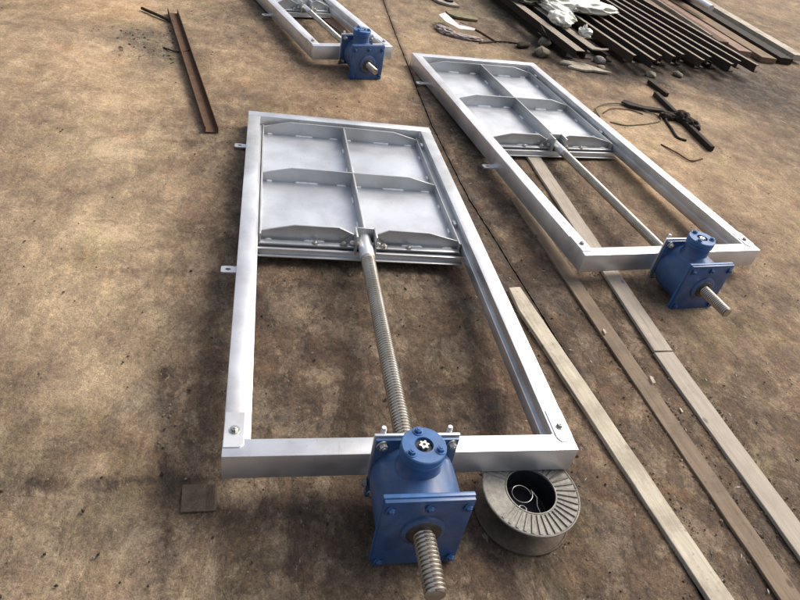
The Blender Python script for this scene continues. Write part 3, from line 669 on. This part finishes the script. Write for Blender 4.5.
# ------------------------------------------------------------------ stack of steel channels, top right
dch = Vector((-0.155, 0.988, 0)).normalized()
def along(p, s): return (p[0] + dch.x * s, p[1] + dch.y * s)
CH = [(-0.055, 0), (-0.05, 0.0), (0.0, 0)]
def cee(hh=0.070, fl=0.032, t=0.008):   # web upright on the left, flanges pointing right
    return [(0, 0), (fl * 1.6, 0), (fl * 1.6, t), (t, t), (t, hh - t), (fl, hh - t), (fl, hh), (0, hh)]
GC = 'dark steel channels lying side by side at the top right'
ends = [(3.075, 4.00), (3.235, 3.985), (3.370, 4.04), (3.520, 4.12), (3.665, 4.185), (3.815, 4.19), (3.965, 4.22), (4.115, 4.20), (4.27, 4.26), (4.42, 4.24)]
ord_ = ['nearest the two wide beams, bag lying on it', 'second from the wide beams', 'third from the wide beams', 'fourth from the wide beams', 'fifth from the wide beams', 'sixth from the wide beams', 'seventh from the wide beams', 'eighth from the wide beams', 'ninth from the wide beams', 'farthest right in its row']
for k, (ex, ey) in enumerate(ends):
    p0 = (ex, ey); p1 = along(p0, 6.2 + 0.1 * math.sin(k * 2.3))
    p1 = (p1[0] + 0.05 * math.sin(k * 1.7), p1[1])
    jr = random.Random(50 + k); p0 = along(p0, jr.uniform(-0.05, 0.05)); p1 = (p1[0] + jr.uniform(-0.07, 0.07), p1[1])
    long_section('steel_channel', cee(), p0, p1, (M_RUSTMID, M_RUSTDK)[k % 3 == 1], z=0.078 + jr.uniform(0, 0.006), roll=jr.uniform(-0.05, 0.05), label='dark steel channel, ' + ord_[k], cat='steel channel', group=GC, lit_top_mat=M_PALETOP, edge_top=0.070)
# added lower layer on the ground, keeping the gaps in the row dark
low = ['first', 'second', 'third', 'fourth', 'fifth', 'sixth', 'seventh', 'eighth', 'ninth', 'tenth']
for k in range(10):
    jr = random.Random(80 + k); ex = 2.56 + 0.195 * k; p0 = (ex, 4.17 + 0.03 * k + jr.uniform(-0.03, 0.05))
    long_section('steel_channel', cee(0.060, 0.05), p0, along(p0, 5.9), (M_RUSTDK, M_RUSTMID)[k % 2], z=0.004, roll=jr.uniform(-0.02, 0.02), label='added dark steel channel filling the gaps under the row, %s from the left' % low[k], cat='steel channel', group='added lower layer of steel channels')
for k, s_ in enumerate((0.60, 2.4, 4.4)):
    a = along((2.52, 3.93), s_); b = along((4.50, 4.28), s_)
    board('timber_bearer', a, b, 0.06, 0.006, M_WPILE, 'thin timber packing strip under the row of steel channels, %s the near ends' % ['closest to', 'second from', 'third from'][k], 'timber', z=0.068, seed=20 + k, group='timber packing under the steel', warp=0.0005)
# two wide beams to the left of the row
def beam(p0, L, wd, h, label, endlip=False):
    p1 = along(p0, L); d = Vector((p1[0] - p0[0], p1[1] - p0[1], 0)); t = 0.008
    prof = [(-wd / 2, h), (wd / 2, h), (wd / 2, h - 0.025), (wd / 2 - t, h - 0.025), (wd / 2 - t, h - t), (-wd / 2 + t, h - t), (-wd / 2 + t, t), (-wd / 2 + 0.05, t), (-wd / 2 + 0.05, 0), (-wd / 2, 0)]
    o = long_section('steel_beam', prof, p0, p1, M_RUSTDK, z=0.088, label=label, cat='steel beam', group='two wide steel beams at the top', lit_top_mat=M_PALETOP, edge_top=h)
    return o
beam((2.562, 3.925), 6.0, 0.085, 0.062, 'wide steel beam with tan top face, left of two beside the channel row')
b2 = beam((2.722, 4.075), 6.0, 0.085, 0.062, 'wide steel beam with a bent lip at its end, right of two beside the channel row')
obj('bent_lip', prism(B(), [(-0.040, 0.0), (0.045, 0.0), (0.085, -0.02), (0.150, -0.012), (0.150, -0.030), (0.060, -0.060), (-0.030, -0.055)], lambda a, b: (a, b, 0.063), lambda a, b: (a, b, 0.054)), M_PALETOP, b2)

# ------------------------------------------------------------------ timber planks beyond the channels
GT = 'brown timber planks beyond the channel row'
def plank(cx, cy, L, wd, th, z, mat, label, ang=None, seed=0):
    a = ang if ang is not None else -0.02
    return board('timber_plank', (cx, cy), (cx + math.sin(a) * L, cy + math.cos(a) * L), wd, th, mat, label, 'plank', z=z, seed=seed, warp=0.004, group=GT)
plank(4.345, 5.12, 5.0, 0.215, 0.05, 0.05, M_WPILE, 'wide brown plank with a dark near edge at the top right', -0.03, 31)
plank(4.56, 5.20, 5.0, 0.030, 0.055, 0.05, M_PALETOP, 'thin pale strip standing along the wide brown plank', -0.02, 32)
plank(4.66, 5.10, 5.0, 0.12, 0.06, 0.02, M_RUST, 'reddish brown timber right of the wide brown plank', -0.02, 33)
plank(4.84, 4.95, 5.4, 0.16, 0.05, 0.01, M_WRED, 'dull pink timber second right of the wide brown plank', -0.03, 34)
plank(5.06, 4.85, 5.4, 0.18, 0.05, 0.01, M_WPILE, 'brown timber third right of the wide brown plank', -0.025, 35)
plank(5.30, 4.9, 5.4, 0.16, 0.06, 0.01, M_RUSTDK, 'dark timber fourth right of the wide brown plank', -0.03, 36)
plank(5.52, 5.0, 5.4, 0.14, 0.06, 0.03, M_WPALE, 'pale timber at the far right edge beyond the brown planks', -0.03, 37)
plank(4.235, 5.66, 3.5, 0.075, 0.012, 0.02, M_WRED, 'thin tan strip lying left of the wide brown plank', -0.03, 38)
board('support_block', (4.10, 5.22), (4.75, 5.26), 0.08, 0.045, M_RUSTDK, 'dark block under the near end of the wide brown plank', 'block', seed=40)
board('support_block', (4.20, 8.0), (4.75, 8.05), 0.08, 0.045, M_RUSTDK, 'dark block under the far end of the wide brown plank', 'block', seed=41)
tag(obj('steel_rod', tube(B(), [(4.30, 4.75, 0.012), (4.12, 5.30, 0.012), (3.93, 5.80, 0.012), (3.7, 6.6, 0.012)], 0.010, 8), M_RUSTDK), 'thin dark rod along the ground between the channel row and the planks', 'rod')
tag(obj('steel_pipe', tube(B(), [(5.05, 6.1, 0.17), (5.0, 8.5, 0.17)], 0.035, 14), M_STEEL), 'light round pipe on the timbers in the far top right corner', 'pipe')
def lump(bm, c, sc, sub=3, amp=0.25, fr=3.0, seed=0, rot=(0, 0, 0), ridge=False):
    r = bmesh.ops.create_icosphere(bm, subdivisions=sub, radius=1.0)
    M = Euler(rot).to_matrix()
    for v in r['verts']:
        n_ = v.co.copy(); off = Vector((seed * 3.1, seed * 1.7, seed)); k = noise.fractal(n_ * fr * 0.6 + off, 1.0, 2.1, 3)
        if ridge: k = 1.2 * (1 - 2.2 * abs(noise.noise(n_ * fr * 0.75 + off))) + 0.12 * noise.noise(n_ * fr * 2.2 + off) - 0.3
        q = n_ * (1 + amp * k)
        v.co = Vector(c) + M @ Vector((q.x * sc[0], q.y * sc[1], q.z * sc[2]))
    return bm
tag(obj('tarpaulin', lump(B(), (5.15, 7.1, 0.17), (0.22, 0.35, 0.12), 4, 0.2, 2.5, 5), M_RUBBER, ang=60), 'black bundled sheet on the timbers at the top right edge', 'sheet')

# ------------------------------------------------------------------ white plastic bag over the beams
bg = B()
lump(bg, (3.02, 5.12, 0.215), (0.32, 0.13, 0.050), 5, 0.30, 2.6, 2, (0, 0.02, 0.05), True)
lump(bg, (2.76, 5.15, 0.215), (0.20, 0.20, 0.060), 5, 0.32, 2.4, 4, (0, 0, 0.3), True)
lump(bg, (2.68, 4.86, 0.195), (0.075, 0.24, 0.045), 5, 0.30, 2.6, 6, (0, 0, 0.22), True)
lump(bg, (2.62, 4.62, 0.195), (0.085, 0.13, 0.045), 4, 0.34, 2.4, 8, (0, 0, 0.1), True)
lump(bg, (2.98, 5.42, 0.225), (0.26, 0.25, 0.060), 5, 0.30, 2.4, 3, (0, 0, -0.2), True)
tag(obj('plastic_bag', bg, M_BAG, ang=180), 'crumpled white plastic bag draped over the steel beams at the top', 'plastic bag')
tag(obj('plastic_scrap', lump(lump(B(), (2.775, 4.38, 0.175), (0.040, 0.060, 0.035), 3, 0.4, 2.5, 9, (0, 0, 0.4), True), (2.765, 4.40, 0.20), (0.018, 0.02, 0.040), 3, 0.4, 2.5, 12, (0.3, 0, 0)), M_BAG, ang=60), 'little white plastic scrap on the right wide beam in front of the bag', 'plastic scrap')
tag(obj('grey_rag', lump(lump(B(), (2.47, 5.25, 0.18), (0.14, 0.16, 0.035), 4, 0.35, 2.4, 15, (0, 0, 0.4), True), (2.45, 5.5, 0.18), (0.12, 0.2, 0.035), 4, 0.35, 2.4, 16, (0, 0, 0.2), True), M_STONE, ang=60), 'grey crumpled sheet on the beams left of the white bag', 'sheet')

# ------------------------------------------------------------------ debris
def flake(name, pts, th, mat, label, cat, z=0.004, group=None, bow=0.0, seed=0):
    cx = sum(p[0] for p in pts) / len(pts); cy = sum(p[1] for p in pts) / len(pts); rnd = random.Random(seed)
    bm = B(); dz = [rnd.uniform(0, bow) for _ in pts]
    P = [(p[0] - cx, p[1] - cy) for p in pts]
    a = [bm.verts.new((p[0], p[1], th + d)) for p, d in zip(P, dz)]; b = [bm.verts.new((p[0], p[1], d)) for p, d in zip(P, dz)]
    ca = bm.verts.new((0, 0, th + bow * 0.6)); cb = bm.verts.new((0, 0, bow * 0.4)); n = len(P)
    for i in range(n):
        j = (i + 1) % n
        bm.faces.new((a[i], a[j], ca)); bm.faces.new((b[j], b[i], cb)); bm.faces.new((a[i], b[i], b[j], a[j]))
    return tag(obj(name, bm, mat, None, (cx, cy, z)), label, cat, group)
flake('wood_scrap', [(2.453, 4.00), (2.50, 4.05), (2.60, 4.055), (2.72, 4.03), (2.885, 3.90), (2.80, 3.895), (2.72, 3.90), (2.63, 3.87), (2.56, 3.90), (2.50, 3.93), (2.55, 3.97)], 0.014, M_WPALE, 'pale splintered wood scrap in front of the wide beam ends', 'wood scrap', bow=0.006, seed=1)
flake('paper_scrap', [(1.525, 4.635), (1.60, 4.72), (1.645, 4.71), (1.63, 4.60), (1.68, 4.47), (1.80, 4.40), (1.78, 4.36), (1.66, 4.38), (1.56, 4.50)], 0.006, M_PAPER, 'torn white sheet scrap lying beyond the corner of the right gate', 'paper', z=0.045, bow=0.03, seed=2)
tag(obj('stained_paper', lump(lump(B(), (1.56, 4.43, 0.018), (0.055, 0.10, 0.022), 4, 0.35, 2.4, 31, (0, 0, 0.5), True), (1.70, 4.33, 0.016), (0.13, 0.04, 0.018), 4, 0.35, 2.4, 32, (0, 0, -0.15), True), mat_rust('stained_paper', (0.16, 0.10, 0.09), (0.62, 0.55, 0.52), 22), ang=60), 'crumpled stained paper under the torn white sheet scrap', 'paper')
flake('bark_piece', [(1.60, 5.42), (1.70, 5.47), (1.83, 5.33), (1.86, 5.22), (1.76, 5.22), (1.66, 5.28)], 0.018, M_WGREY, 'flat grey brown scrap at the top edge left of the beams', 'scrap', bow=0.01, seed=4)
flake('bark_piece', [(1.70, 5.36), (1.78, 5.38), (1.81, 5.29), (1.75, 5.28)], 0.012, M_RUSTDK, 'small dark scrap resting on the flat grey brown scrap', 'scrap', z=0.026, bow=0.005, seed=5)
flake('bark_piece', [(1.672, 4.99), (1.75, 5.03), (1.86, 4.97), (1.96, 4.93), (1.95, 4.86), (1.84, 4.85), (1.75, 4.86), (1.69, 4.91)], 0.016, mat_rust('mossy_scrap', (0.16, 0.14, 0.08), (0.26, 0.23, 0.14), 18), 'mossy flat scrap between the paper and the top edge', 'scrap', bow=0.006, seed=6)
tag(obj('twig', tube(B(), curve_pts([(1.757, 4.74, 0.008), (1.83, 4.64, 0.010), (1.885, 4.58, 0.008), (1.93, 4.47, 0.01), (1.985, 4.355, 0.007)]), 0.007, 6), M_RUST), 'thin curved brown twig between the torn paper and the beams', 'twig')
tag(obj('twig', tube(B(), curve_pts([(1.81, 4.24, 0.008), (1.86, 4.27, 0.010), (1.95, 4.32, 0.008)]), 0.006, 6), M_RUSTDK), 'short dark twig right of the crumpled paper', 'twig')
tag(obj('steel_strip', tube(B(), curve_pts([(1.957, 4.33, 0.010), (2.08, 4.36, 0.012), (2.20, 4.37, 0.010), (2.29, 4.40, 0.014)]), [0.005 + 0.002 * (i % 3) for i in range(25)], 6), M_RUSTDK), 'dark rusty strip ending at the small blocks beyond the right gate', 'strip')
def stone(c, s, label, mat=M_STONE, seed=0, name='stone', cat='stone'):
    rnd = random.Random(seed * 13 + 5); bm = B()
    for _ in range(26):
        v = Vector((rnd.gauss(0, 1), rnd.gauss(0, 1), rnd.gauss(0, 1))).normalized() * rnd.uniform(0.85, 1.1)
        bm.verts.new((v.x * s[0], v.y * s[1], max(-0.8, v.z) * s[2] + s[2] * 0.8))
    res = bmesh.ops.convex_hull(bm, input=bm.verts)
    bmesh.ops.delete(bm, geom=[g for g in res['geom_interior'] if isinstance(g, bmesh.types.BMVert)], context='VERTS')
    bmesh.ops.bevel(bm, geom=list(bm.edges), offset=min(s) * 0.10, segments=1, affect='EDGES')
    return tag(obj(name, bm, mat, None, (c[0], c[1], -0.004), (0, 0, seed * 0.7), ang=25), label, cat)
stone((2.335, 4.15), (0.085, 0.075, 0.050), 'rounded grey stone block between the right gate and the beams', seed=1)
stone((2.45, 4.42), (0.075, 0.06, 0.045), 'grey stone just behind the rounded block near the beams', seed=2)
stone((2.22, 4.30), (0.05, 0.09, 0.035), 'dark broken brick at the end of the rusty strip', M_RUSTDK, 3, 'broken_brick', 'brick')
stone((2.885, 4.17), (0.060, 0.045, 0.035), 'grey stone in front of the near end of the right wide beam', mat_rust('pinkish_stone', (0.24, 0.20, 0.19), (0.33, 0.29, 0.27), 20), 4)
stone((2.84, 4.02), (0.045, 0.04, 0.02), 'small brown stone beside the pale wood scrap', M_STONE, 5)
stone((3.30, 4.00), (0.05, 0.05, 0.026), 'small stone under the near ends of the channel row', M_STONE, 6)
stone((3.62, 4.10), (0.06, 0.04, 0.024), 'small flat stone under the channel row towards the right', M_STONE, 7)

# rusty angle pieces and rag at the right
def flat_on_edge(name, p0, p1, h, t, mat, label, cat):
    d = Vector((p1[0] - p0[0], p1[1] - p0[1], 0)); L = d.length
    return tag(obj(name, bx(-t / 2, t / 2, 0, L, 0, h, bev=0.001), mat, None, (p0[0], p0[1], 0.002), (0, 0.0, -math.atan2(d.x, d.y))), label, cat)
flat_on_edge('steel_bar', (3.222, 3.545), (3.190, 3.812), 0.030, 0.030, M_RUSTDK, 'short dark rusty bar on the tan ground, farther of two in line', 'steel bar')
flat_on_edge('steel_bar', (3.075, 2.60), (3.106, 3.530), 0.036, 0.034, M_RUSTDK, 'long dark rusty bar running under the dark rag at the right', 'steel bar')
rg = B()
lump(rg, (3.10, 3.08, 0.028), (0.050, 0.065, 0.038), 4, 0.35, 2.4, 21, (0, 0, 0.2), True)
lump(rg, (3.12, 2.98, 0.024), (0.042, 0.080, 0.034), 4, 0.35, 2.4, 22, (0, 0, 0.1), True)
lump(rg, (3.00, 3.10, 0.020), (0.060, 0.040, 0.025), 4, 0.35, 2.4, 23, (0, 0, 0.1), True)
tag(obj('dark_rag', rg, M_RUSTDK, ang=180), 'dark brown bundled rag on the long rusty bar at the right', 'rag')
tag(obj('bent_rod', tube(B(), curve_pts([(2.985, 3.12, 0.02), (2.945, 3.02, 0.012), (2.925, 2.90, 0.010), (2.90, 2.76, 0.008), (2.95, 2.72, 0.008)]), 0.009, 8), M_RUSTDK), 'dark bent rod curling out of the dark rag', 'rod')
loop = curve_pts([(2.39, 2.97, 0.006), (2.41, 3.10, 0.01), (2.50, 3.19, 0.012), (2.62, 3.25, 0.010), (2.75, 3.235, 0.014), (2.87, 3.16, 0.01), (2.93, 3.10, 0.008), (2.90, 3.02, 0.010), (2.80, 2.96, 0.008), (2.66, 2.90, 0.01), (2.54, 2.87, 0.008), (2.44, 2.90, 0.007)])
tag(obj('wire_loop', tube(B(), loop, 0.0040, 6), mat_rust('greenish_wire', (0.10, 0.095, 0.06), (0.18, 0.16, 0.10), 30)), 'thin loop of greenish wire on the ground right of the right gate', 'wire')
tag(obj('wire_piece', tube(B(), curve_pts([(2.45, 3.05, 0.006), (2.56, 3.14, 0.012), (2.72, 3.16, 0.008), (2.80, 3.11, 0.007)]), 0.004, 6), M_RUST), 'thin brown wire lying inside the greenish wire loop', 'wire')
flake('dark_strip', [(2.69, 3.27), (2.72, 3.30), (2.86, 3.24), (3.01, 3.22), (3.015, 3.185), (2.86, 3.18), (2.73, 3.20)], 0.018, M_RUSTDK, 'dark flat offcut lying across the wire loop', 'offcut', bow=0.008, seed=8)
tag(obj('wire_piece', tube(B(), curve_pts([(2.70, 2.62, 0.006), (2.76, 2.50, 0.010), (2.81, 2.41, 0.008), (2.93, 2.46, 0.007)]), 0.005, 6), M_RUST), 'short thin wire on the ground below the dark rag', 'wire')

# two pale chips lying on the brown board and by it
for k, (x_, y_, s_, r_) in enumerate([(1.463, 0.722, 0.016, 0.3), (1.552, 0.458, 0.020, -0.2), (1.607, 0.318, 0.012, 0.8)]):
    flake('wood_chip', [(x_ - s_ * 0.35, y_ - s_), (x_ + s_ * 0.3, y_ - s_ * 0.8), (x_ + s_ * 0.35, y_ + s_ * 0.6), (x_, y_ + s_), (x_ - s_ * 0.3, y_ + s_ * 0.4)], 0.003, M_WPALE,
          ['pale wood chip at the left edge of the dark brown board', 'pale wood chip on the middle of the dark brown board', 'smallest pale wood chip, right of the dark brown board'][k], 'wood chip', z=0.016 if k == 1 else (0.016 if k == 0 else 0.005), bow=0.002, seed=k, group='pale wood chips near the brown board')

# litter: pebbles, crumbs, splinters
def scatter(name, label, n, mat, smin, smax, seed, flat=0.6, long=1.0, region=None, thr=0.0):
    rng = np.random.RandomState(seed); V, F = [], []
    base = [(1, 0, 0), (-1, 0, 0), (0, 1, 0), (0, -1, 0), (0, 0, 1), (0, 0, -0.4)]
    tri = [(0, 2, 4), (2, 1, 4), (1, 3, 4), (3, 0, 4), (2, 0, 5), (1, 2, 5), (3, 1, 5), (0, 3, 5)]
    cnt = 0
    while cnt < n:
        x = rng.uniform(*region[0]); y = rng.uniform(*region[1])
        g = float(survey(np.array([x]), np.array([y]))[0][0])
        cl = noise.noise(Vector((x * 2.3, y * 2.3, seed)))
        if g + 0.6 * cl < thr + 0.35 * rng.rand(): continue
        s = smin + (smax - smin) * rng.rand() ** 3; a = rng.rand() * 6.28; ca, sa = math.cos(a), math.sin(a)
        b0 = len(V)
        for (bx_, by_, bz_) in base:
            px = bx_ * s * long * rng.uniform(.7, 1.2); py = by_ * s * rng.uniform(.6, 1.1); pz = bz_ * s * flat
            V.append((x + px * ca - py * sa, y + px * sa + py * ca, 0.0035 + s * flat * 0.3 + pz))
        F += [tuple(b0 + i for i in t_) for t_ in tri]; cnt += 1
    me = bpy.data.meshes.new(name); me.from_pydata(V, [], F)
    o = link(name, me, mat); tag(o, label, 'litter', kind='stuff')
REG = [(-1.6, 3.2), (-0.7, 4.4)]
scatter('dark_crumbs', 'dark dirt crumbs scattered over the concrete', 2600, M_RUSTDK, 0.0012, 0.0065, 1, 0.6, 1.2, REG, 0.2)
scatter('tan_grit', 'tan grit and small pebbles scattered over the concrete', 2600, M_STONE, 0.0010, 0.0055, 2, 0.6, 1.1, REG, 0.25)
scatter('wood_splinters', 'small pale wood splinters scattered round the boards', 150, M_WPALE, 0.0015, 0.0035, 3, 0.4, 4.0, [(0.9, 2.6), (-0.5, 3.2)], 0.1)

scatter('dry_litter', 'mat of dry grass and splinters left of the rusty channel', 110, M_WPALE, 0.0015, 0.0035, 4, 0.4, 5.0, [(-0.85, -0.42), (3.05, 3.65)], 0.1)
scatter('dark_litter', 'dark dry leaves and crumbs left of the rusty channel', 130, M_RUSTDK, 0.002, 0.010, 5, 0.4, 2.0, [(-0.85, -0.42), (3.05, 3.65)], 0.1)

def bank(name, label, segs, n, mat, seed):
    rng = np.random.RandomState(seed); V, F = [], []
    base = [(1, 0, 0), (-1, 0, 0), (0, 1, 0), (0, -1, 0), (0, 0, 1), (0, 0, -0.4)]
    tri = [(0, 2, 4), (2, 1, 4), (1, 3, 4), (3, 0, 4), (2, 0, 5), (1, 2, 5), (3, 1, 5), (0, 3, 5)]
    tot = sum(math.hypot(b[0] - a[0], b[1] - a[1]) for a, b in segs)
    for a, b in segs:
        L = math.hypot(b[0] - a[0], b[1] - a[1]); nx_, ny_ = (b[1] - a[1]) / L, -(b[0] - a[0]) / L
        for _ in range(int(n * L / tot)):
            t = rng.rand()
            if noise.noise(Vector((a[0] + t * L * 5, a[1] * 3 + t * L * 7, seed))) < -0.15: continue
            o_ = rng.randn() * 0.011; s_ = 0.0012 + 0.0045 * rng.rand() ** 4
            x, y = a[0] + t * (b[0] - a[0]) + nx_ * o_, a[1] + t * (b[1] - a[1]) + ny_ * o_; b0 = len(V)
            for q in base: V.append((x + q[0] * s_ * rng.uniform(.6, 1.6), y + q[1] * s_ * rng.uniform(.6, 1.4), 0.003 + s_ * 0.3 + q[2] * s_ * 0.7))
            F += [tuple(b0 + i for i in t_) for t_ in tri]
    me = bpy.data.meshes.new(name); me.from_pydata(V, [], F); o = link(name, me, mat); tag(o, label, 'litter', kind='stuff')
EDG = [((1.10, 0.95), (1.36, -0.40)), ((1.176, 0.97), (1.43, -0.35)), ((1.35, 1.70), (1.55, -0.35)), ((1.425, 1.74), (1.63, -0.30)), ((1.60, 1.20), (1.70, -0.30)), ((1.715, 1.20), (1.80, -0.30))]
ring_ = [((0.86 + 0.147 * math.cos(a * 0.35), -0.06 + 0.147 * math.sin(a * 0.35)), (0.86 + 0.147 * math.cos((a + 1) * 0.35), -0.06 + 0.147 * math.sin((a + 1) * 0.35))) for a in range(18)]
bank('soil_crumbs', 'brown soil crumbs gathered along the long boards and the spool', EDG + ring_ + ring_, 3600, mat_rust('soil_crumb', (0.06, 0.045, 0.032), (0.11, 0.08, 0.055), 18, 0.95), 11)
bank('grit', 'light grit gathered along the long boards', EDG, 1100, M_STONE, 12)
